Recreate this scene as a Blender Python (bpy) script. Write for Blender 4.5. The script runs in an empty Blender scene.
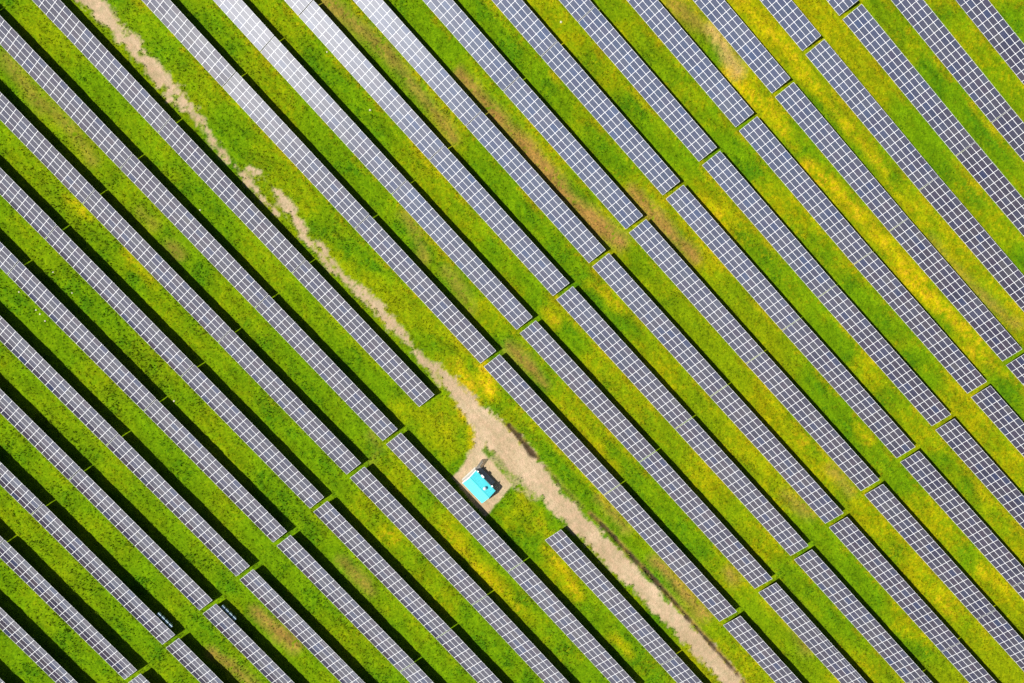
import bpy, math, random
import numpy as np
from mathutils import Matrix, Vector
random.seed(7)
CAM_LOC=(0.0,0.0,227.5833)
CAM_R=[[0.99635994, 0.0, -0.08524592], [0.00825746, 0.9952974, 0.09651376], [0.08484504, -0.09686636, 0.99167446]]
FPX=1244.533
THETA=0.818733
TILT=0.584102
LOW=0.8

S=bpy.context.scene
COL=S.collection
# ---------------------------------------------------------------- camera
cam=bpy.data.cameras.new('camera'); camo=bpy.data.objects.new('camera',cam); COL.objects.link(camo)
m=Matrix([CAM_R[0]+[0],CAM_R[1]+[0],CAM_R[2]+[0],[0,0,0,1]])
m.translation=Vector(CAM_LOC); camo.matrix_world=m
cam.sensor_width=36; cam.lens=FPX/1024*36; cam.clip_start=1; cam.clip_end=20000
S.camera=camo
# ---------------------------------------------------------------- light
SUN_EL=63; SUN_DIR=Vector((-1,-0.05,0)).normalized()      # horizontal direction towards the sun
w=bpy.data.worlds.new('World'); S.world=w; w.use_nodes=True
nt=w.node_tree; bg=nt.nodes['Background']
sky=nt.nodes.new('ShaderNodeTexSky'); sky.sky_type='NISHITA'; sky.sun_disc=False
sky.sun_elevation=math.radians(SUN_EL); sky.sun_rotation=math.atan2(SUN_DIR.x,SUN_DIR.y)
bg.inputs[1].default_value=0.05
# bright lobes added to the unseen sky so the panels mirror them as glare
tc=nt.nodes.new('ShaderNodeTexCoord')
def glare_lobe(az,el,width,val,prev,tint=(1,.99,.97)):
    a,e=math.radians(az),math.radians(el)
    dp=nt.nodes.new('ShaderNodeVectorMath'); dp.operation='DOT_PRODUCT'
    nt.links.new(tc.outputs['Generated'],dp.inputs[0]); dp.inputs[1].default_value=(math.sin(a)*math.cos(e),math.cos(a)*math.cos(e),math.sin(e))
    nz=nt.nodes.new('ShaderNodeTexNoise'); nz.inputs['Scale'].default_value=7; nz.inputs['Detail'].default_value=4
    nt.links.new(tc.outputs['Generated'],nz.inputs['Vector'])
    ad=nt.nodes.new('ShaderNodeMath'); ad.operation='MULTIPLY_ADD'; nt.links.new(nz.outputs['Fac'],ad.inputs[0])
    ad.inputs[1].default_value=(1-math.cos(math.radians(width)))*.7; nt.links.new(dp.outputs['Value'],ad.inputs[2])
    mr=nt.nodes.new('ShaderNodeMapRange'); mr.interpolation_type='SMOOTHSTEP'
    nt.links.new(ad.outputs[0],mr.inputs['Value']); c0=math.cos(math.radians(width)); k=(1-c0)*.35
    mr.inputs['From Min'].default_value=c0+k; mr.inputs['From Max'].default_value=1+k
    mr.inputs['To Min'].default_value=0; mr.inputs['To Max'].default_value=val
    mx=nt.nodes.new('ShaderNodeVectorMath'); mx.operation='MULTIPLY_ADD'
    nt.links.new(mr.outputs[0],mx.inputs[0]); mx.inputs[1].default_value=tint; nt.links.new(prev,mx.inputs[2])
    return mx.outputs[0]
glare_sky=glare_lobe(-134,14,42,15,sky.outputs[0])                       # pale haze added low in the south-west to lift the panels' reflections
glare_sky=glare_lobe(-131,43,19,15,glare_sky,(.35,.75,1.4))                    # blue lobe added above it to tint the panels' reflections
nt.links.new(glare_lobe(-120.5,32,8.5,84,glare_sky),bg.inputs[0])            # small bright lobe added for the glare on the upper panels
sl=bpy.data.lights.new('sun','SUN'); sl.energy=5.0; sl.angle=math.radians(.5); sl.color=(1,.955,.88)
so=bpy.data.objects.new('sun',sl); COL.objects.link(so)
sd=Vector((SUN_DIR.x*math.cos(math.radians(SUN_EL)),SUN_DIR.y*math.cos(math.radians(SUN_EL)),math.sin(math.radians(SUN_EL))))
so.rotation_euler=sd.to_track_quat('Z','Y').to_euler(); so.location=(-60,0,120)
S.view_settings.view_transform='Standard'; S.view_settings.look='None'; S.view_settings.gamma=1
S.view_settings.exposure=0.8
S.cycles.max_bounces=5; S.cycles.diffuse_bounces=3; S.cycles.glossy_bounces=2
# ---------------------------------------------------------------- measured layout (metres)
# every table: row, section, start (along, across), end (along, across) in metres on the field grid
TABLES=[
(-2, -1, -6.794, -113.229, 26.59, -113.475),
(-1, -1, -6.811, -104.028, 26.565, -104.26),
(0, -2, -40.469, -94.862, -6.983, -94.832),
(0, -1, -6.813, -94.833, 26.55, -95.042),
(0, 0, 27.469, -95.05, 60.669, -95.395),
(1, -2, -40.429, -85.43, -6.967, -85.385),
(1, -1, -6.798, -85.386, 26.55, -85.559),
(1, 0, 27.469, -85.566, 60.661, -85.875),
(2, -2, -40.39, -76.237, -6.938, -76.169),
(2, -1, -6.768, -76.169, 26.567, -76.294),
(2, 0, 27.485, -76.3, 60.664, -76.577),
(3, -2, -40.361, -67.094, -6.9, -66.998),
(3, -1, -6.731, -66.998, 26.596, -67.066),
(3, 0, 27.514, -67.07, 60.673, -67.323),
(4, -3, -74.625, -58.19, -40.526, -57.936),
(4, -2, -40.355, -57.935, -6.867, -57.812),
(4, -1, -6.697, -57.812, 26.629, -57.824),
(4, 0, 27.547, -57.827, 60.684, -58.059),
(4, 1, 60.853, -58.061, 94.23, -58.57),
(5, -3, -74.667, -49.002, -40.552, -48.812),
(5, -2, -40.38, -48.811, -6.848, -48.671),
(5, -1, -6.679, -48.671, 26.655, -48.637),
(5, 0, 27.573, -48.639, 60.688, -48.852),
(5, 1, 60.858, -48.854, 94.221, -49.369),
(6, -3, -74.731, -39.783, -40.608, -39.665),
(6, -2, -40.436, -39.664, -6.852, -39.526),
(6, -1, -6.682, -39.525, 26.663, -39.463),
(6, 0, 27.58, -39.464, 60.681, -39.654),
(6, 1, 60.85, -39.656, 94.212, -40.162),
(7, -4, -108.943, -30.553, -74.883, -30.623),
(7, -3, -74.811, -30.623, -40.684, -30.583),
(7, -2, -40.512, -30.583, -6.877, -30.467),
(7, -1, -6.707, -30.466, 26.65, -30.399),
(7, 0, 27.566, -30.399, 60.658, -30.556),
(7, 1, 60.828, -30.558, 94.2, -31.032),
(8, -3, -74.896, -21.315, -40.764, -21.358),
(8, -2, -40.592, -21.358, -6.914, -21.288),
(8, -1, -6.744, -21.287, 26.62, -21.236),
(8, 0, 61.15, -21.353, 94.36, -21.765),
(8, 1, 94.545, -21.769, 128.253, -22.19),
(9, -3, -73.112, -7.371, -38.989, -7.535),
(9, -2, -38.817, -7.536, -5.113, -7.559),
(9, -1, -4.943, -7.559, 28.408, -7.56),
(9, 0, 29.323, -7.56, 62.407, -7.616),
(9, 1, 62.576, -7.617, 96.013, -7.906),
(9, 2, 97.105, -7.918, 131.046, -8.247),
(10, -3, -73.168, 1.86, -39.015, 1.611),
(10, -2, -38.842, 1.61, -5.118, 1.513),
(10, -1, -4.947, 1.513, 28.4, 1.473),
(10, 0, 29.316, 1.472, 62.387, 1.449),
(10, 1, 62.556, 1.448, 96.006, 1.267),
(10, 2, 97.098, 1.258, 131.056, 1.005),
(11, -3, -73.214, 11.194, -39.018, 10.861),
(11, -2, -38.846, 10.859, -5.099, 10.691),
(11, -1, -4.929, 10.69, 28.42, 10.609),
(11, 0, 29.335, 10.608, 62.387, 10.593),
(11, 1, 62.556, 10.593, 96.01, 10.523),
(11, 2, 97.103, 10.518, 131.072, 10.363),
(11, 3, 131.246, 10.363, 165.519, 10.316),
(12, -2, -38.84, 19.908, -5.068, 19.678),
(12, -1, -4.897, 19.678, 28.46, 19.559),
(12, 0, 29.375, 19.556, 62.405, 19.524),
(12, 1, 62.575, 19.525, 96.03, 19.555),
(12, 2, 97.123, 19.555, 131.098, 19.514),
(12, 3, 131.271, 19.514, 165.519, 19.532),
(13, -2, -38.841, 29.159, -5.037, 28.877),
(13, -1, -4.866, 28.876, 28.507, 28.725),
(13, 0, 29.421, 28.721, 62.437, 28.65),
(13, 1, 62.606, 28.65, 96.067, 28.767),
(13, 2, 97.161, 28.771, 131.134, 28.852),
(13, 3, 131.308, 28.853, 165.519, 28.932),
(14, -2, -38.863, 38.441, -5.024, 38.115),
(14, -1, -4.853, 38.114, 28.541, 37.935),
(14, 0, 29.455, 37.93, 62.47, 37.809),
(14, 1, 62.639, 37.809, 96.118, 37.99),
(14, 2, 97.212, 37.998, 131.18, 38.193),
(14, 3, 131.353, 38.194, 165.519, 38.327),
(15, -2, -38.914, 47.583, -5.041, 47.215),
(15, -1, -4.87, 47.214, 28.545, 47.012),
(15, 0, 29.46, 47.006, 62.491, 46.837),
(15, 1, 62.661, 46.837, 96.173, 47.056),
(15, 2, 97.267, 47.067, 131.23, 47.354),
(16, -1, -4.922, 56.461, 28.512, 56.236),
(16, 0, 29.428, 56.229, 62.493, 56.021),
(16, 1, 62.663, 56.021, 96.221, 56.254),
(16, 2, 97.317, 56.268, 131.279, 56.62),
(17, -1, -5.003, 65.569, 28.447, 65.318),
(17, 0, 29.364, 65.31, 62.473, 65.074),
(17, 1, 62.643, 65.074, 96.253, 65.302),
(17, 2, 97.35, 65.316, 131.319, 65.707),
(18, -1, -6.963, 74.907, 26.523, 74.618),
(18, 0, 27.44, 74.61, 60.592, 74.342),
(18, 1, 60.762, 74.342, 94.404, 74.521),
(19, -1, -7.081, 84.291, 26.424, 83.954),
(19, 0, 27.342, 83.945, 60.542, 83.66),
(19, 1, 60.713, 83.66, 94.395, 83.809),
(20, 0, 27.25, 93.09, 60.495, 92.787),
(20, 1, 60.665, 92.786, 94.373, 92.903),
(21, 0, 27.166, 102.324, 60.454, 102.0),
]
DIRT=[(1.0, [(-68.15, -14.63, 1.59), (-64.5, -14.4, 1.59), (-58.47, -14.08, 1.31), (-52.61, -14.52, 1.22), (-47.44, -14.74, 1.5), (-42.36, -14.84, 1.4), (-38.24, -14.71, 0.84)]), (0.8, [(-37.15, -14.3, 0.37), (-34.18, -15.47, 0.47), (-31.47, -15.89, 0.56), (-28.51, -16.06, 0.47)]), (0.85, [(-27.78, -15.78, 0.56), (-23.45, -16.04, 0.65), (-20.22, -16.2, 0.47), (-16.36, -16.21, 0.47)]), (0.85, [(-25.5, -14.07, 0.56), (-22.06, -13.46, 0.37), (-18.32, -13.6, 0.47), (-14.95, -13.62, 0.47)]), (0.85, [(-17.18, -14.2, 0.94), (-12.79, -14.45, 0.75), (-10.26, -14.88, 0.47)]), (0.8, [(-10.75, -15.41, 0.56), (-6.33, -15.66, 0.47), (-1.25, -16.03, 0.37)]), (0.8, [(-7.64, -14.42, 0.65), (-4.21, -14.7, 0.47), (0.13, -15.35, 0.47)]), (0.85, [(0.13, -15.35, 0.47), (4.19, -14.71, 0.94), (9.31, -14.56, 1.12), (13.7, -14.69, 0.65), (17.2, -14.97, 0.47), (21.25, -15.25, 0.65), (23.58, -14.92, 0.84)]), (0.9, [(2.16, -15.29, 0.28), (7.41, -15.26, 0.56), (12.17, -15.25, 0.65)]), (0.75, [(15.91, -15.01, 0.28), (19.15, -14.79, 0.56), (23.6, -15.44, 0.47), (26.24, -15.88, 0.37)]), (1.0, [(24.07, -13.86, 0.56), (27.23, -14.29, 1.31), (31.98, -14.67, 1.68), (37.28, -15.04, 2.15), (41.54, -14.92, 2.81), (46.88, -14.77, 2.81), (53.88, -14.83, 2.24), (60.0, -15.05, 1.87), (69.29, -14.79, 1.78), (80.34, -14.47, 1.78), (91.53, -14.15, 1.87), (101.73, -14.13, 1.87), (112.19, -14.25, 1.78)]), (0.9, [(38.68, -16.84, 1.31), (39.82, -18.91, 1.5), (40.93, -19.93, 1.87)]), (0.45, [(40.55, -17.05, 2.06), (45.65, -17.7, 1.87), (51.54, -17.01, 2.06), (53.71, -17.22, 1.5)])]
PAD=[(40.77, -26.11), (39.41, -18.53), (49.19, -18.92), (50.44, -26.95)]
DITCH=[[(40.75, -11.92, 0.28), (43.02, -11.98, 0.37), (45.97, -12.16, 0.37), (48.79, -12.2, 0.33)], [(50.95, -12.14, 0.19), (54.19, -12.3, 0.23), (58.12, -12.32, 0.23), (61.53, -12.35, 0.23)], [(63.42, -12.03, 0.14), (67.66, -11.77, 0.19), (73.17, -11.87, 0.19), (80.24, -11.79, 0.23), (86.1, -11.88, 0.23), (92.15, -12.11, 0.23), (98.81, -12.32, 0.23), (104.23, -12.43, 0.19), (109.97, -12.81, 0.19)]]
PATCH=[(0.9, 0, [(-12.35, 24.93, 0.56), (-7.06, 24.95, 0.75), (-2.12, 24.83, 1.12), (2.96, 25.09, 1.22), (10.54, 24.84, 1.31), (17.66, 24.56, 1.4), (23.9, 25.15, 1.4), (29.63, 26.22, 1.12)]), (0.6, 0, [(-38.57, 15.4, 0.94), (-33.74, 16.88, 1.12), (-29.22, 17.48, 0.94), (-25.17, 17.81, 1.12), (-20.45, 17.78, 0.75), (-15.2, 17.28, 0.75), (-9.17, 17.06, 0.94), (-4.47, 16.39, 0.56)]), (0.45, 0, [(-0.71, 0.54, 0.75), (3.52, -0.2, 0.84), (7.43, -2.11, 0.75)]), (0.4, 0, [(11.5, -0.93, 0.75), (16.05, -1.41, 0.75), (19.99, -2.56, 0.56)]), (0.5, 0, [(4.28, 62.02, 1.31), (8.22, 62.96, 1.31), (11.94, 63.36, 0.94)]), (0.95, 2, [(12.54, 64.56, 0.94), (15.78, 64.16, 1.12), (18.8, 63.48, 1.12), (21.29, 63.01, 0.94)]), (0.9, 1, [(20.41, 62.04, 1.5), (25.37, 62.14, 1.31), (29.96, 62.34, 0.75)]), (0.7, 1, [(11.37, 68.09, 0.47), (13.69, 71.75, 0.37), (10.85, 71.78, 0.84), (17.43, 72.17, 0.65), (22.87, 72.85, 0.65), (28.66, 72.27, 0.75), (33.29, 71.98, 0.84), (39.13, 71.91, 0.65), (46.73, 72.1, 0.75), (53.89, 71.73, 0.56)]), (0.6, 1, [(28.98, 63.96, 0.75), (34.58, 62.55, 0.75), (39.25, 61.7, 0.94)]), (0.9, 1, [(43.02, 60.92, 1.5), (48.33, 62.09, 1.68), (52.62, 62.66, 0.75), (56.93, 63.24, 0.84), (62.52, 62.97, 0.84), (69.67, 62.42, 1.03), (74.22, 62.61, 2.06), (79.06, 62.82, 1.12), (84.48, 63.33, 0.94), (91.86, 64.8, 0.65)]), (0.55, 1, [(55.71, 70.15, 0.75), (60.85, 70.8, 0.75), (66.55, 71.77, 0.47)]), (0.5, 0, [(69.38, 69.85, 0.47), (77.93, 70.23, 0.47), (85.32, 70.37, 0.65), (93.0, 71.62, 1.12)]), (0.85, 0, [(24.35, 34.01, 0.94), (27.88, 34.08, 1.31), (32.62, 34.08, 1.31), (36.71, 34.45, 1.12), (41.36, 34.58, 1.12)]), (0.5, 1, [(32.76, 41.01, 1.31), (37.99, 42.64, 1.68), (44.69, 41.73, 0.75)]), (0.6, 1, [(31.7, 16.8, 1.12), (35.35, 18.02, 1.12), (39.86, 18.23, 0.47)]), (0.6, 1, [(29.52, 8.22, 0.75), (32.32, 7.43, 0.94)]), (0.7, 0, [(29.51, -1.82, 0.56), (32.67, -1.71, 0.84), (36.63, -1.56, 0.75), (39.7, -1.85, 0.47)]), (0.4, 1, [(43.06, -2.38, 0.37), (53.14, -2.68, 0.37), (60.62, -3.08, 0.56)]), (0.6, 0, [(62.21, -8.87, 0.56), (66.17, -8.88, 0.65), (70.17, -9.15, 0.47)]), (0.75, 0, [(79.03, -9.41, 0.84), (83.61, -9.13, 1.12), (88.94, -9.24, 1.12), (93.45, -9.36, 0.75)]), (0.6, 0, [(90.28, -0.56, 0.75), (92.39, -0.62, 0.65)]), (0.7, 1, [(62.34, -22.56, 0.56), (67.84, -23.23, 1.03), (73.39, -24.43, 0.84)]), (0.55, 1, [(84.66, -24.85, 0.84), (89.16, -25.01, 0.84)]), (0.4, 0, [(-68.03, -31.66, 0.75), (-64.12, -32.45, 0.84), (-59.36, -33.09, 0.94), (-54.02, -32.37, 0.56), (-49.46, -32.52, 0.84), (-45.09, -33.44, 0.47)]), (0.8, 1, [(25.14, -11.1, 0.84), (29.78, -12.39, 1.03), (34.17, -13.17, 0.56)]), (0.8, 1, [(31.78, -16.51, 1.12), (35.64, -17.06, 1.12), (38.9, -19.06, 0.94)]), (0.9, 1, [(27.34, -6.86, 0.94), (31.23, -8.95, 1.31), (34.46, -10.41, 0.94)]), (0.75, 0, [(34.07, -69.63, 0.75), (38.7, -69.24, 0.94), (43.61, -68.85, 0.84)]), (0.7, 0, [(33.96, -80.64, 0.75), (38.05, -80.02, 0.94), (43.63, -79.79, 0.84)]), (0.5, 0, [(38.54, -51.37, 0.75), (42.68, -51.47, 0.75), (46.16, -51.7, 0.56)]), (0.6, 1, [(39.38, -42.03, 0.84), (41.91, -41.87, 0.65)]), (0.45, 0, [(24.6, -31.43, 0.47), (27.39, -32.54, 0.65), (28.0, -34.62, 0.47)]), (0.55, 1, [(46.95, -33.88, 0.84), (54.38, -34.41, 0.84), (62.52, -34.26, 0.84), (67.99, -34.17, 0.65)]), (0.5, 0, [(-25.16, -33.93, 0.65), (-22.68, -33.89, 0.65)]), (0.35, 0, [(-32.92, -33.7, 0.65), (-29.49, -33.38, 0.56)]), (0.6, 1, [(-43.48, -41.55, 0.56), (-41.43, -41.14, 0.56), (-38.04, -40.84, 0.47)]), (0.5, 1, [(-29.86, -40.34, 0.56), (-27.5, -40.93, 0.65), (-21.81, -40.85, 0.47)]), (0.5, 0, [(86.75, 17.36, 0.84), (90.23, 18.19, 0.94), (93.31, 18.6, 0.56)]), (0.45, 0, [(88.88, 27.16, 0.56), (95.09, 26.93, 0.75)]), (0.5, 1, [(78.69, 27.04, 1.12), (83.02, 26.59, 0.94)]), (0.5, 1, [(72.04, 20.02, 0.75), (75.46, 20.86, 0.75), (81.01, 21.12, 0.56)]), (0.6, 1, [(86.4, 36.58, 0.94), (89.93, 36.1, 0.75)]), (0.5, 1, [(90.3, 61.72, 1.12), (93.76, 63.18, 1.12), (98.53, 64.33, 0.94)]), (0.5, 1, [(112.32, 45.54, 1.12), (116.92, 46.09, 0.75)]), (0.5, 1, [(120.54, 11.36, 1.12), (125.6, 12.26, 1.12), (129.59, 11.46, 0.94)]), (0.5, 1, [(123.57, 25.9, 1.31), (127.95, 26.12, 1.12)]), (0.5, 1, [(124.91, 35.86, 0.75), (131.18, 36.61, 0.75)]), (0.4, 1, [(100.09, 1.69, 1.12), (105.79, 1.9, 0.94)]), (0.35, 0, [(104.99, 3.92, 0.94), (112.46, 0.24, 1.31)]), (0.9, 3, [(24.05, -23.89, 1.5), (30.56, -22.42, 2.62), (36.52, -22.93, 1.87)]), (0.45, 1, [(51.76, -19.25, 1.12), (56.51, -19.79, 1.12), (61.29, -20.33, 0.75)]), (0.3, 1, [(29.78, -19.18, 1.12), (33.78, -20.38, 1.12)]), (0.9, 3, [(53.86, -21.18, 1.31), (53.32, -24.5, 1.68), (57.97, -22.4, 1.31)]), (0.7, 3, [(49.63, -33.83, 0.94), (59.8, -34.31, 1.12), (70.74, -34.12, 1.12)]), (0.8, 3, [(-11.51, -15.18, 1.31), (-0.19, -13.56, 1.5), (12.51, -10.59, 1.5), (24.14, -8.92, 1.87)]), (0.7, 3, [(43.9, -6.96, 1.12), (58.06, -7.15, 1.12), (75.2, -7.25, 1.12)]), (0.6, 3, [(29.95, 10.85, 2.81), (40.53, 11.31, 1.31), (55.33, 10.63, 1.31)]), (0.7, 3, [(2.64, -21.19, 1.5), (12.9, -20.92, 1.5), (22.6, -20.02, 1.12)]), (0.6, 3, [(12.98, 11.4, 1.12), (0.18, 10.84, 1.12), (23.35, 11.86, 1.12)])]
STONES=[(-37.01, -59.04), (-32.73, -59.15), (-31.75, -59.14), (-30.27, -59.39), (-30.64, -52.45), (-35.54, -52.24), (-4.45, -53.0), (-7.03, 44.85), (-31.16, 10.08), (-18.62, 8.73), (-26.06, -25.72)]
ROWU={0: -94.8, 1: -85.39, 2: -76.19, 3: -67.03, 4: -57.84, 5: -48.7, 6: -39.55, 7: -30.48, 8: -21.28, 9: -7.53, 10: 1.55, 11: 10.73, 12: 19.71, 13: 28.87, 14: 38.06, 15: 47.09, 16: 56.26, 17: 65.28, 18: 74.51, 19: 83.78, 20: 92.87, 21: 102.05, 22: 111.22, 23: 120.4, 24: 129.58, 25: 138.76, -1: -103.96, -2: -113.12, -3: -122.27, -4: -131.43}

TILT=math.radians(30.3)
DV=np.array([math.cos(THETA),-math.sin(THETA)]); AV=np.array([math.sin(THETA),math.cos(THETA)])
def W(v,u): p=DV*v+AV*u; return float(p[0]),float(p[1])
# ---------------------------------------------------------------- helpers
def mesh(name,V,F,mats=(),midx=None,smooth=False):
    me=bpy.data.meshes.new(name); me.from_pydata([tuple(map(float,v)) for v in V],[],F)
    for k in mats: me.materials.append(k)
    if midx is not None: me.polygons.foreach_set('material_index',midx)
    if smooth: me.polygons.foreach_set('use_smooth',[True]*len(me.polygons))
    me.update(); return me
class MB:
    def __init__(s): s.V=[];s.F=[];s.M=[]
    def box(s,x0,x1,y0,y1,z0,z1,m=0):
        n=len(s.V); s.V+=[(x,y,z) for z in (z0,z1) for y in (y0,y1) for x in (x0,x1)]
        s.F+=[tuple(n+i for i in f) for f in ((0,2,3,1),(4,5,7,6),(0,1,5,4),(2,6,7,3),(0,4,6,2),(1,3,7,5))]; s.M+=[m]*6; return s
    def bar(s,a,b,r,m=0,r2=None):
        a=Vector(a);b=Vector(b);q=(b-a).to_track_quat('Z','Y');n=len(s.V);r2=r2 or r
        for p in (a,b):
            for dx,dy in ((-1,-1),(1,-1),(1,1),(-1,1)): s.V.append(tuple(p+q@Vector((dx*r,dy*r2,0))))
        s.F+=[(n,n+3,n+2,n+1),(n+4,n+5,n+6,n+7)]+[(n+i,n+(i+1)%4,n+4+(i+1)%4,n+4+i) for i in range(4)]; s.M+=[m]*6; return s
    def cyl(s,c,r,z0,z1,k=16,m=0,r1=None):
        n=len(s.V); r1=r if r1 is None else r1
        for z,rr in ((z0,r),(z1,r1)):
            for i in range(k):
                a=2*math.pi*i/k; s.V.append((c[0]+rr*math.cos(a),c[1]+rr*math.sin(a),z))
        s.F+=[tuple(n+i for i in range(k))[::-1],tuple(n+k+i for i in range(k))]+[(n+i,n+(i+1)%k,n+k+(i+1)%k,n+k+i) for i in range(k)]
        s.M+=[m]*(k+2); return s
    def poly(s,vs,fs,m=0):
        n=len(s.V); s.V+=vs; s.F+=[tuple(n+i for i in f) for f in fs]; s.M+=[m]*len(fs); return s
    def mesh(s,name,mats): return mesh(name,s.V,s.F,mats,s.M)
def link(name,me,parent=None,loc=(0,0,0),rot=(0,0,0)):
    o=bpy.data.objects.new(name,me); COL.objects.link(o); o.location=loc; o.rotation_euler=rot
    if parent: o.parent=parent
    return o
def tag(o,label=None,cat=None,group=None,kind=None):
    if label:o['label']=label
    if cat:o['category']=cat
    if group:o['group']=group
    if kind:o['kind']=kind
    return o
class N:
    def __init__(s,name):
        s.m=bpy.data.materials.new(name); s.m.use_nodes=True; s.t=s.m.node_tree; s.b=s.t.nodes['Principled BSDF']; s.n=s.t.nodes; s.l=s.t.links
    def new(s,t,**k):
        o=s.n.new(t)
        for a,b in k.items(): setattr(o,a,b)
        return o
    def set(s,**k):
        for a,b in k.items(): s.b.inputs[a.replace('_',' ')].default_value=b
        return s
    def noise(s,scale,detail=3,rough=.6,vec=None):
        o=s.new('ShaderNodeTexNoise'); o.inputs['Scale'].default_value=scale;o.inputs['Detail'].default_value=detail;o.inputs['Roughness'].default_value=rough
        if vec: s.l.new(vec,o.inputs['Vector'])
        return o.outputs['Fac']
    def ramp(s,f,st):
        o=s.new('ShaderNodeValToRGB'); e=o.color_ramp.elements
        while len(e)<len(st): e.new(.5)
        for i,(p,c) in enumerate(st): e[i].position=p; e[i].color=(*c,1) if len(c)==3 else c
        s.l.new(f,o.inputs[0]); return o.outputs[0]
    def mix(s,f,a,b,mode='MIX'):
        o=s.new('ShaderNodeMix',data_type='RGBA',blend_type=mode)
        for i,x in ((0,f),(6,a),(7,b)):
            if hasattr(x,'is_linked'): s.l.new(x,o.inputs[i])
            else: o.inputs[i].default_value=x if i==0 else (*x,1)
        return o.outputs[2]
    def math(s,op,a,b=0):
        o=s.new('ShaderNodeMath',operation=op)
        for i,x in enumerate((a,b)):
            if hasattr(x,'is_linked'): s.l.new(x,o.inputs[i])
            else: o.inputs[i].default_value=x
        return o.outputs[0]
    def col(s,c): s.l.new(c,s.b.inputs['Base Color']); return s
    def bump(s,h,st,dist):
        o=s.new('ShaderNodeBump'); o.inputs['Strength'].default_value=st; o.inputs['Distance'].default_value=dist
        s.l.new(h,o.inputs['Height']); s.l.new(o.outputs[0],s.b.inputs['Normal']); return s
    def pos(s): return s.new('ShaderNodeNewGeometry').outputs['Position']
    def objc(s): return s.new('ShaderNodeTexCoord').outputs['Object']
# ---------------------------------------------------------------- materials
def mat_ground():
    k=N('meadow'); k.set(Roughness=.95); k.b.inputs['Specular IOR Level'].default_value=.15
    a=k.new('ShaderNodeAttribute',attribute_name='ground_col').outputs['Color']; p=k.pos(); k.b.inputs['Specular IOR Level'].default_value=.03
    n1=k.noise(2.6,4,.7,p); n2=k.noise(.9,3,.6,p)
    al=k.n[k.n.find('Attribute')].outputs['Alpha']
    rg=k.ramp(n1,[(.30,(.58,.66,.6)),(.5,(1.02,1.05,.97)),(.70,(1.55,1.42,1.3))])
    rd=k.ramp(n1,[(.25,(.84,.83,.82)),(.75,(1.16,1.17,1.18))])
    c=k.mix(1.0,a,k.mix(al,rd,rg),'MULTIPLY')
    c=k.mix(1.0,c,k.ramp(n2,[(.3,(.82,.88,.8)),(.7,(1.16,1.08,1.1))]),'MULTIPLY')
    k.col(c); k.bump(n1,.9,.25); return k.m
def mat_tuft():
    k=N('grass_blades'); k.set(Roughness=.9); k.b.inputs['Specular IOR Level'].default_value=.05
    a=k.new('ShaderNodeAttribute',attribute_name='ground_col').outputs['Color']; k.col(a); return k.m
def mat_glass():
    k=N('solar_cells'); k.set(Roughness=.13,IOR=1.72)
    r=k.new('ShaderNodeObjectInfo').outputs['Random']
    c=k.ramp(r,[(0,(.022,.021,.034)),(.3,(.028,.023,.034)),(.55,(.022,.022,.040)),(.8,(.030,.022,.034)),(.92,(.018,.023,.052)),(1,(.036,.033,.040))])
    o=k.objc(); n=k.noise(9,2,.5,o); c=k.mix(1.0,c,k.ramp(n,[(.3,(.85,.85,.9)),(.7,(1.15,1.15,1.1))]),'MULTIPLY')
    dust=k.ramp(k.noise(.25,3,.6,k.pos()),[(.35,(0,0,0)),(.75,(.07,.07,.07))])
    c=k.mix(dust,c,(.30,.28,.24))
    k.col(c); return k.m
def mat_plain(name,c,rough=.5,metal=0,var=.12,scale=4):
    k=N(name); k.set(Roughness=rough,Metallic=metal)
    n=k.noise(scale,4,.6,k.objc())
    k.col(k.mix(1.0,c,k.ramp(n,[(.3,(1-var,)*3),(.7,(1+var,)*3)]),'MULTIPLY')); return k.m
M_GROUND=mat_ground(); M_TUFT=mat_tuft(); M_CELL=mat_glass()
M_ALU=mat_plain('aluminium_frame',(.56,.56,.56),.45,0.0,.05)
M_STEEL=mat_plain('galvanised_steel',(.42,.43,.44),.45,.7,.1)
M_TEAL=mat_plain('teal_sheet_roof',(.06,.46,.50),.42,0,.05,1.5)
M_WALL=mat_plain('cabin_render',(.62,.63,.60),.8,0,.08)
M_WHITE=mat_plain('white_trim',(.82,.83,.82),.5,0,.04)
M_GREY=mat_plain('grey_vent',(.38,.40,.46),.5,.2,.1)
M_DOOR=mat_plain('grey_door',(.20,.20,.18),.6,0,.1)
M_INV=mat_plain('pale_blue_casing',(.30,.40,.48),.45,0,.05)
M_STONE=mat_plain('pale_stone',(.40,.37,.26),.9,0,.2)
M_CONC=mat_plain('concrete',(.36,.34,.30),.9,0,.12)
# ---------------------------------------------------------------- ground
rng=np.random.default_rng(3)
def vnoise(x,y,scale,seed,oct=3,rough=.55):
    out=np.zeros_like(x);amp=1;tot=0
    for o in range(oct):
        r=np.random.default_rng(seed*31+o); T=r.random((256,256)); f=scale*2**o
        xs=x*f+1000.3+o*17.1; ys=y*f+1000.7+o*9.7
        ix=np.floor(xs).astype(int);iy=np.floor(ys).astype(int);fx=xs-ix;fy=ys-iy
        fx=fx*fx*(3-2*fx);fy=fy*fy*(3-2*fy)
        a=T[ix&255,iy&255];b=T[(ix+1)&255,iy&255];c=T[ix&255,(iy+1)&255];d=T[(ix+1)&255,(iy+1)&255]
        out+=amp*((a*(1-fx)+b*fx)*(1-fy)+(c*(1-fx)+d*fx)*fy);tot+=amp;amp*=rough
    return out/tot
def sstep(a,b,x): t=np.clip((x-a)/(b-a),0,1); return t*t*(3-2*t)
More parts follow.
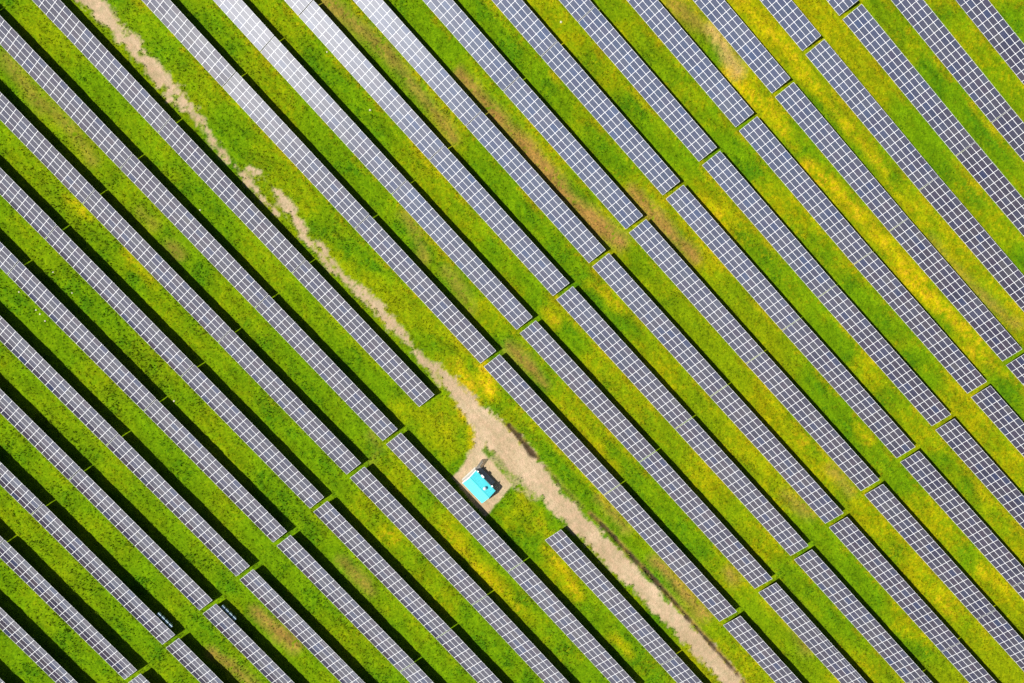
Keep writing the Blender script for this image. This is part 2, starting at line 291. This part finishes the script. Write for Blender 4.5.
def pdist(V,U,path):
    """signed distance past the half-width of a polyline with varying half-width"""
    best=np.full(V.shape,1e3)
    for (v0,u0,w0),(v1,u1,w1) in zip(path[:-1],path[1:]):
        L2=(v1-v0)**2+(u1-u0)**2+1e-9
        t=np.clip(((V-v0)*(v1-v0)+(U-u0)*(u1-u0))/L2,0,1)
        dd=np.hypot(V-v0-t*(v1-v0),U-u0-t*(u1-u0))-(w0+t*(w1-w0))
        best=np.minimum(best,dd)
    return best
def bbox_sel(V,U,path,mg):
    a=np.array(path); return (V>a[:,0].min()-mg)&(V<a[:,0].max()+mg)&(U>a[:,1].min()-mg)&(U<a[:,1].max()+mg)
def fields(X,Y):
    V=X*DV[0]+Y*DV[1]; U=X*AV[0]+Y*AV[1]
    nA=vnoise(X,Y,.5,1,4,.7); nB=vnoise(X,Y,.10,2,3); nC=vnoise(X,Y,1.6,3,3,.7); nD=vnoise(X,Y,.028,4,2); nE=vnoise(X,Y,.25,5,3)
    dirt=np.zeros_like(X)
    for s,p in DIRT:
        k=bbox_sel(V,U,p,3)
        if not k.any(): continue
        dd=pdist(V[k],U[k],p)
        edge=dd+.1+(nA[k]-.5)*2.2+(nC[k]-.5)*1.5
        m_=sstep(.5,-.4,edge)
        if len(p)<=10: m_*=1-.85*sstep(.60,.68,nA[k]*.5+nE[k]*.5)
        if s<1: m_*=np.clip(sstep(.54-.35*s,.74-.35*s,nC[k]*.6+nA[k]*.4)*1.2,0,1)
        dirt[k]=np.maximum(dirt[k],m_*min(1,s+.15))
    a=np.array(PAD); # pad: convex quad
    inside=np.full(X.shape,-1e3)
    for i in range(4):
        p,q=a[i],a[(i+1)%4]; e=(q-p)/np.hypot(*(q-p)); nn=np.array([e[1],-e[0]])
        if (a.mean(0)-p)@nn>0: nn=-nn
        inside=np.maximum(inside,(V-p[0])*nn[0]+(U-p[1])*nn[1])
    dirt=np.maximum(dirt,sstep(.25,-.25,inside+(nA-.5)*1.0)*.97)
    ditch=np.zeros_like(X); bank=np.zeros_like(X)
    for i,p in enumerate(DITCH):
        k=bbox_sel(V,U,p,3); dd=pdist(V[k],U[k],p)-.04+(nA[k]-.5)*1.3
        ditch[k]=np.maximum(ditch[k],sstep(.22,-.25,dd)*(1 if i!=1 else .6*(nC[k]>.5)))
        bank[k]=np.maximum(bank[k],sstep(.7,.0,dd)*(1 if i!=1 else .4))
    # dry patches
    br=np.zeros_like(X);og=np.zeros_like(X);tn=np.zeros_like(X);lm=np.zeros_like(X)
    for s,kk,p in PATCH:
        k=bbox_sel(V,U,p,4); dd=pdist(V[k],U[k],p)
        m_=sstep(1.5,-1.5,dd+(nE[k]-.5)*2.0+(nC[k]-.5)*1.6)*s
        T=(br,og,tn,lm)[kk]; T[k]=np.maximum(T[k],m_)
    # drip line below each row's low edge goes yellow
    drip=np.zeros_like(X)
    for r,u in ROWU.items():
        drip=np.maximum(drip,sstep(1.5,.1,np.abs(U-(u-.35))-.2)*(.15 if r<9 else .7))
    return V,U,nA,nB,nC,nD,nE,dirt,ditch,bank,br,og,tn,drip,lm
def ground_colour(F,X,Y):
    V,U,nA,nB,nC,nD,nE,dirt,ditch,bank,br,og,tn,drip,lm=F
    c=np.empty(X.shape+(3,))
    def mixc(c,m_,col): return c*(1-m_[...,None])+np.array(col)*m_[...,None]
    c[...]=(.076,.148,.001)
    yl=sstep(-70,90,U*.75+V*.45)
    c=mixc(c,sstep(.35,.65,nB)*(.30+.70*yl),(.118,.164,.001))                       # lighter / yellower grass
    c=mixc(c,.8*sstep(.48,.66,nE*.5+nC*.5),(.036,.112,.002))            # lush dark clumps
    c=mixc(c,.6*sstep(.45,.7,nD)*sstep(0,80,U+V*.3),(.165,.170,.001))
    c=mixc(c,(.2+.5*yl)*sstep(.50,.70,nC*.5+nB*.5),(.235,.205,.001))
    c=mixc(c,.8*lm*sstep(.2,.6,nA),(.170,.190,.001))
    c=mixc(c,drip*sstep(.42,.7,nE*.5+nC*.5),(.23,.185,.002))
    c=mixc(c,np.clip(og*1.2,0,1)*sstep(.25,.6,nA*.5+nC*.5),(.30,.245,.001))
    c=mixc(c,.6*np.clip(og,0,1)*sstep(.50,.66,nC),(.36,.20,.012))
    c=mixc(c,np.clip(br*1.2,0,1)*sstep(.27,.45,nA*.4+nC*.6),(.200,.118,.030))
    c=mixc(c,np.clip(tn,0,1),(.36,.235,.085))
    c=mixc(c,np.clip(bank*.8,0,1)*sstep(.35,.6,nA),(.170,.100,.030))
    streak=vnoise(V*.12,U*1.6,1.0,21,3,.6)
    dcol=mixc(np.broadcast_to(np.array((.285,.212,.130)),c.shape),sstep(.35,.7,nE*.5+streak*.5),(.355,.272,.178))
    dcol=mixc(dcol,.4*sstep(.5,.7,streak*.8+nC*.2),(.235,.175,.10))
    gs=vnoise(V*.35,U*1.3,1.0,33,3,.6)[...,None]; c=c*(.67+.62*gs)
    c=c*(1-dirt[...,None])+dcol*dirt[...,None]
    c=mixc(c,ditch,(.045,.030,.016))
    return c
def height(F):
    V,U,nA,nB,nC,nD,nE,dirt,ditch,bank,br,og,tn,drip,lm=F
    g=1-dirt
    return g*((nA-.5)*.35+(nC-.5)*.36)+.05*(nE-.5)-ditch*.5-.04*dirt
def set_col(me,c,al=None):
    at=me.attributes.new('ground_col','FLOAT_COLOR','POINT')
    a=np.ones((len(c),4),dtype=np.float32);a[:,:3]=c
    if al is not None: a[:,3]=al
    at.data.foreach_set('color',a.ravel())
def fast_mesh(name,V,Fq,k,mats):
    me=bpy.data.meshes.new(name); nf=len(Fq)
    me.vertices.add(len(V)); me.vertices.foreach_set('co',V.astype(np.float32).ravel())
    me.loops.add(nf*k); me.loops.foreach_set('vertex_index',Fq.astype(np.int32).ravel())
    me.polygons.add(nf); me.polygons.foreach_set('loop_start',np.arange(nf,dtype=np.int32)*k); me.polygons.foreach_set('loop_total',np.full(nf,k,dtype=np.int32))
    for q in mats: me.materials.append(q)
    me.update(calc_edges=True); me.validate(); return me
X0,X1,Y0,Y1=-100.,155.,-115.,70.; ST=.22
xs=np.arange(X0,X1+ST,ST); ys=np.arange(Y0,Y1+ST,ST)
GX,GY=np.meshgrid(xs,ys); ny,nx=GX.shape
FF=fields(GX,GY); GC=ground_colour(FF,GX,GY); GZ=height(FF)
# fade the relief out at the border so that the far ground joins it
bd=np.minimum(np.minimum(GX-X0,xs[-1]-GX),np.minimum(GY-Y0,ys[-1]-GY)); GZ=GZ*sstep(0,6,bd)
idx=np.arange(nx*ny).reshape(ny,nx)
Q=np.stack([idx[:-1,:-1],idx[:-1,1:],idx[1:,1:],idx[1:,:-1]],-1).reshape(-1,4)
dq=(FF[7][:-1,:-1]+FF[7][1:,1:]).ravel()/2>.55
AL=(1-FF[7]).ravel(); P=np.stack([GX,GY,GZ],-1).reshape(-1,3); CC=GC.reshape(-1,3)
def sub(name,sel,extra=None):
    q=Q[sel]; used=np.unique(q); rm=np.full(nx*ny,-1); rm[used]=np.arange(len(used))
    V=P[used]; C=CC[used]; A_=AL[used]; q=rm[q]
    if extra is not None:
        eV,eF,eC=extra; q=np.concatenate([q,eF+len(V)]); V=np.concatenate([V,eV]); C=np.concatenate([C,eC]); A_=np.concatenate([A_,np.ones(len(eC))])
    me=fast_mesh(name,V,q,4,[M_GROUND]); set_col(me,C,A_); me.polygons.foreach_set('use_smooth',[True]*len(me.polygons)); o=link(name,me); return tag(o,kind='structure')
# the rest of the meadow out to the horizon: rings of quads round the detailed patch
B=9000.; rv=[];rf=[]
xa,xb,ya,yb=xs[0],xs[-1],ys[0],ys[-1]
for (a,b,c,d) in ((-B,xa,-B,B),(xb,B,-B,B),(xa,xb,-B,ya),(xa,xb,yb,B)):
    n=len(rv); rv+=[(a,c,0),(b,c,0),(b,d,0),(a,d,0)]; rf.append((n,n+1,n+2,n+3))
sub('ground',~dq,(np.array(rv,float),np.array(rf),np.tile((.10,.17,.006),(len(rv),1))))
sub('dirt_track',dq)
# grass: short tufts over the meadow, one mesh
def tufts():
    n=230000
    x=rng.uniform(-88,138,n); y=rng.uniform(-105,55,n)
    ix=((x-X0)/ST).astype(int); iy=((y-Y0)/ST).astype(int)
    bare=np.maximum(FF[7],FF[8])[iy,ix]+.6*np.clip(FF[12],0,1)[iy,ix]+.35*np.clip(FF[10],0,1)[iy,ix]
    dens=FF[4][iy,ix]*.6+FF[6][iy,ix]*.4
    kp=(bare<rng.random(n)*.8)&(dens>.30+rng.random(n)*.3)
    x=x[kp];y=y[kp];ix=ix[kp];iy=iy[kp];n=len(x)
    z=GZ[iy,ix]; c=GC[iy,ix]*rng.choice([.75,.95,1.15,1.4,1.7],(n,1),p=[.2,.25,.25,.2,.1])*np.array([1,1,1])
    K=4; V=np.empty((n,K,3,3)); h=rng.uniform(.08,.26,(n,K))*(.7+.8*FF[6][iy,ix]+.4*sstep(.5,.75,FF[6][iy,ix])*sstep(-15,-50,FF[1][iy,ix]))[:,None]; 
    for k in range(K):
        a=rng.uniform(0,2*np.pi,n); r=rng.uniform(.05,.16,n); lean=rng.uniform(.05,.25,n); b=a+np.pi/2
        V[:,k,0]=np.stack([x-np.cos(a)*r,y-np.sin(a)*r,z-.05],-1)
        V[:,k,1]=np.stack([x+np.cos(a)*r,y+np.sin(a)*r,z-.05],-1)
        s=rng.choice([-1,1],n)
        V[:,k,2]=np.stack([x+np.cos(b)*lean*s,y+np.sin(b)*lean*s,z+h[:,k]],-1)
    V=V.reshape(-1,3); F=np.arange(len(V)).reshape(-1,3)
    me=fast_mesh('grass',V,F,3,[M_TUFT]); set_col(me,np.repeat(c,K*3,0))
    tag(link('grass',me),'short bright green meadow grass between the solar tables','grass',kind='stuff')
tufts()
# ---------------------------------------------------------------- solar tables
CT,SN=math.cos(TILT),math.sin(TILT)
ML,MW=1.66,1.062      # module length (along the row) and width (up the slope)
def module_mesh():
    b=MB(); fw=.034; t=.04
    b.box(-ML/2,ML/2,0,fw,-t,0,0).box(-ML/2,ML/2,MW-fw,MW,-t,0,0)
    b.box(-ML/2,-ML/2+fw,fw,MW-fw,-t,0,0).box(ML/2-fw,ML/2,fw,MW-fw,-t,0,0)
    b.box(-ML/2+fw,ML/2-fw,fw,MW-fw,-.03,-.006,1)
    return b.mesh('solar_panel',[M_ALU,M_CELL])
MOD=module_mesh()
def frame_mesh():
    b=MB(); s0,s1=.35,3.95
    b.bar((0,s0*CT-.0,LOW-.16+s0*SN),(0,s1*CT,LOW-.16+s1*SN),.03,r2=.05)       # rafter
    b.box(-.04,.04,.75*CT-.04,.75*CT+.04,-.5,LOW-.2+.75*SN); b.box(-.04,.04,3.1*CT-.04,3.1*CT+.04,-.5,LOW-.2+3.1*SN)
    b.bar((0,3.1*CT-.05,.5),(0,1.7*CT,LOW-.2+1.7*SN),.025); return b.mesh('support_frame',[M_STEEL])
FRM=frame_mesh()
def rail_mesh(L):
    return MB().box(0,L,-.03,.03,-.10,-.045).mesh('rail',[M_STEEL])
CARD=['first','second','third','fourth','fifth','sixth','seventh','eighth','ninth','tenth','eleventh','twelfth','thirteenth','fourteenth']
def label_for(r,s):
    look='grey' if r<=8 else ('greyish blue' if r<=13 else 'dark blue')
    if r>=9 and s==-3 or (r in (9,10,11) and s==-2): look='pale glinting'
    if 12<=r<=17 and s in(-1,-2): look='bluish'
    side='left of' if r<=8 else 'right of'
    n=(9-r) if r<=8 else (r-8)
    row='%s row %s dirt track'%(CARD[n-1],side)
    if r==8 and s>=0: 
        return 'grey solar table %s teal cabin clearing, beside dirt track'%('starting just below' if s==0 else 'second below')
    if s<0: sec='%s section up-left of long aisle'%CARD[-s-1]
    elif s<2: sec='%s section down-right of long aisle'%CARD[s]
    else: sec='%s section beyond lower-right aisle'%CARD[s-2]
    return '%s solar table, %s, %s'%(look,row,sec)
mod_proto=None
for (r,s,v0,u0,v1,u1) in TABLES:
    x0,y0=W(v0,u0-.23); x1,y1=W(v1,u1-.23); Lt=math.hypot(x1-x0,y1-y0); yaw=math.atan2(y1-y0,x1-x0)
    root=bpy.data.objects.new('solar_table',None); root.empty_display_size=.5; COL.objects.link(root)
    root.location=(x0,y0,0); root.rotation_euler=(0,0,yaw)
    tag(root,label_for(r,s),'solar table','solar panel tables in diagonal rows')
    dt=random.gauss(0,.35)*math.pi/180; pit=(Lt-.0)/20
    tt=TILT+dt
    for i in range(20):
        for j in range(4):
            sl_=j*(MW+.004)
            o=bpy.data.objects.new('solar_panel',MOD); COL.objects.link(o); o.parent=root
            o.location=((i+.5)*pit,sl_*math.cos(tt),LOW+sl_*math.sin(tt))
            o.scale=((pit-.005)/ML,1,1)
            o.rotation_euler=(tt+random.gauss(0,.2)*math.pi/180,random.gauss(0,.2)*math.pi/180,0)
    rl=rail_mesh(Lt)
    for q in (.45,1.6,2.7,3.8):
        o=bpy.data.objects.new('rail',rl); COL.objects.link(o); o.parent=root; o.location=(0,q*CT,LOW+q*SN-.0); o.rotation_euler=(TILT,0,0)
    for i in range(9):
        o=bpy.data.objects.new('support_frame',FRM); COL.objects.link(o); o.parent=root; o.location=(1.2+i*(Lt-2.4)/8,0,0)
# ---------------------------------------------------------------- cabin
def local(v,u,z=0): x,y=W(v,u); return (x,y,z)
YAW=-THETA
CV,CU=44.72,-23.42     # centre of the cabin on the field grid
cab=bpy.data.objects.new('cabin',None); COL.objects.link(cab); cab.location=local(CV,CU,0); cab.rotation_euler=(0,0,YAW)
tag(cab,'small transformer cabin with teal gable roof on a gravel pad','cabin')
hl,hw=2.62,1.70; he=3.15; hr=3.95
b=MB(); b.box(-hl+.12,hl-.12,-hw+.15,hw-.15,-.3,he-.04)
b.poly([(-hl+.12,-hw+.15,he-.037),(-hl+.12,hw-.15,he-.037),(-hl+.12,0,hr-.08)],[(0,2,1)]); b.poly([(hl-.12,-hw+.15,he-.037),(hl-.12,hw-.15,he-.037),(hl-.12,0,hr-.08)],[(0,1,2)])
link('wall',b.mesh('wall',[M_WALL]),cab)
def slab(y0,z0,y1,z1,t=.07):
    return [(-hl,y0,z0),(hl,y0,z0),(hl,y1,z1),(-hl,y1,z1),(-hl,y0,z0-t),(hl,y0,z0-t),(hl,y1,z1-t),(-hl,y1,z1-t)]
FB=[(0,1,2,3),(7,6,5,4),(0,4,5,1),(1,5,6,2),(2,6,7,3),(3,7,4,0)]
b=MB(); b.poly(slab(-hw,he,-.004,hr),FB); b.poly([(x,-y,z) for x,y,z in slab(-hw,he,-.004,hr)],[f[::-1] for f in FB])
for i in range(11):     # standing seams of the sheet roof
    x=-hl+.25+i*(2*hl-.5)/10
    for sg in (-1,1): b.bar((x,sg*(hw-.02),he+.012),(x,sg*.03,hr+.012),.012,r2=.015)
roof=link('roof',b.mesh('roof',[M_TEAL]),cab)
link('ridge_cap',MB().poly([(-hl,-.13,hr-.01),(hl,-.13,hr-.01),(hl,0,hr+.05),(-hl,0,hr+.05),(hl,.13,hr-.01),(-hl,.13,hr-.01)],[(0,1,2,3),(3,2,4,5)]).mesh('ridge_cap',[M_TEAL]),roof)
b=MB()
for sg in (-1,1): b.bar((-hl-.06,sg*hw,he-.03),(-hl-.06,0,hr-.03),.055,r2=.09)
link('verge_board',b.mesh('verge_board',[M_WHITE]),roof)
v=link('roof_vent',MB().cyl((0,0),.16,-.35,.28,16).cyl((0,0),.30,.28,.36,18).cyl((0,0),.30,.361,.48,18,0,.06).mesh('roof_vent',[M_GREY]),roof,(.75,.62,hr-.1))
for x in (-1.0,1.55):
    link('eave_lamp',MB().box(-.32 if x<0 else -.12,.32 if x<0 else .12,0,.26,-.06,.1).mesh('eave_lamp',[M_WHITE]),cab,(x,hw-.02,he-.03))
link('eave_lamp',MB().box(-.12,.12,0,.22,-.06,.1).mesh('eave_lamp',[M_WHITE]),cab,(-hl+.35,hw-.02,he-.03))
def louvre():
    b=MB().box(0,.05,0,2.1,0,.12).box(0,.05,0,2.1,2.15,2.27)
    for i in range(15): b.box(.01,.04,i*.145,i*.145+.075,.12,2.15)
    return b
# door leaf standing open on the shaded side, and a closed one beside it
dr=link('door',louvre().mesh('door',[M_DOOR]),cab,(-hl+.2,hw-.13,.12),(0,0,math.radians(12)))
link('handle',MB().box(.05,.09,1.0,1.12,1.0,1.06).mesh('handle',[M_STEEL]),dr)
d2=link('door',MB().box(0,1.2,0,.05,0,2.2).mesh('door',[M_DOOR]),cab,(-hl+1.6,hw-.15,.12))
link('handle',MB().box(1.0,1.12,.05,.09,1.0,1.06).mesh('handle',[M_STEEL]),d2)
link('doorstep',MB().box(-hl+.1,hl-.6,hw-.14,hw+.75,-.3,.12).mesh('doorstep',[M_CONC]),cab)
link('plinth',MB().box(-hl-.05,hl+.05,-hw-.0,hw-.02,-.3,.14).mesh('plinth',[M_CONC]),cab)
# ---------------------------------------------------------------- inverters on the rear posts
def inverter(v,u,lab,g):
    o=bpy.data.objects.new('inverter',None); COL.objects.link(o); o.location=local(v,u,0); o.rotation_euler=(0,0,YAW)
    tag(o,lab,'inverter',g)
    link('casing',MB().box(-.33,.33,-.14,.14,1.2,2.1).mesh('casing',[M_INV]),o)
    link('hood',MB().poly([(-.38,-.15,2.17),(.38,-.15,2.17),(.38,.2,2.12),(-.38,.2,2.12),(-.38,-.15,2.14),(.38,-.15,2.14),(.38,.2,2.11),(-.38,.2,2.11)],FB).mesh('hood',[M_INV]),o)
    link('post',MB().box(-.03,.03,-.2,-.14,-.4,2.0).mesh('post',[M_STEEL]),o)
U1=-85.59+4.26*CT; U2=-76.40+4.26*CT
for k in range(4): inverter(22.0+k*.95,U1+.06,'%s of four pale inverter boxes behind upper edge of eighth row left of dirt track'%['leftmost','second','third','rightmost'][k],'inverter boxes behind the tables')
for k in range(4): inverter(29.0+k*.95,U2+.06,'%s of four pale inverter boxes behind upper edge of seventh row left of dirt track'%['leftmost','second','third','rightmost'][k],'inverter boxes behind the tables')
# ---------------------------------------------------------------- pale stones in the grass
import bmesh
SL=['whitish stone by the left photo edge, near the shade of a table','pale stone, upper one of three close together at the left edge',
 'pale stone, middle one of three close together at the left edge','pale stone, lowest of three close together at the left edge',
 'small pale stone right of the three clustered stones','small pale stone above the three clustered stones',
 'yellowish white stone in the strip beside a table shadow, left half','white stone in the grass near the top edge of the photo',
 'upper of two pale stones between second and third rows right of dirt track','lower of two pale stones between second and third rows right of dirt track','small white stone left of the sparse dirt track']
for i,(v,u) in enumerate(STONES):
    bm=bmesh.new(); bmesh.ops.create_icosphere(bm,subdivisions=2,radius=.2 if i==7 else .12+.06*random.random())
    ph=random.random()*9
    for q in bm.verts: q.co*=1+.18*math.sin(q.co.x*17+ph)*math.cos(q.co.y*13+ph); q.co.z*=.6
    me=bpy.data.meshes.new('stone'); bm.to_mesh(me); bm.free(); me.materials.append(M_STONE)
    o=link('stone',me,None,local(v,u,.1),(0,0,random.random()*6)); tag(o,SL[i],'stone','pale stones in the grass')
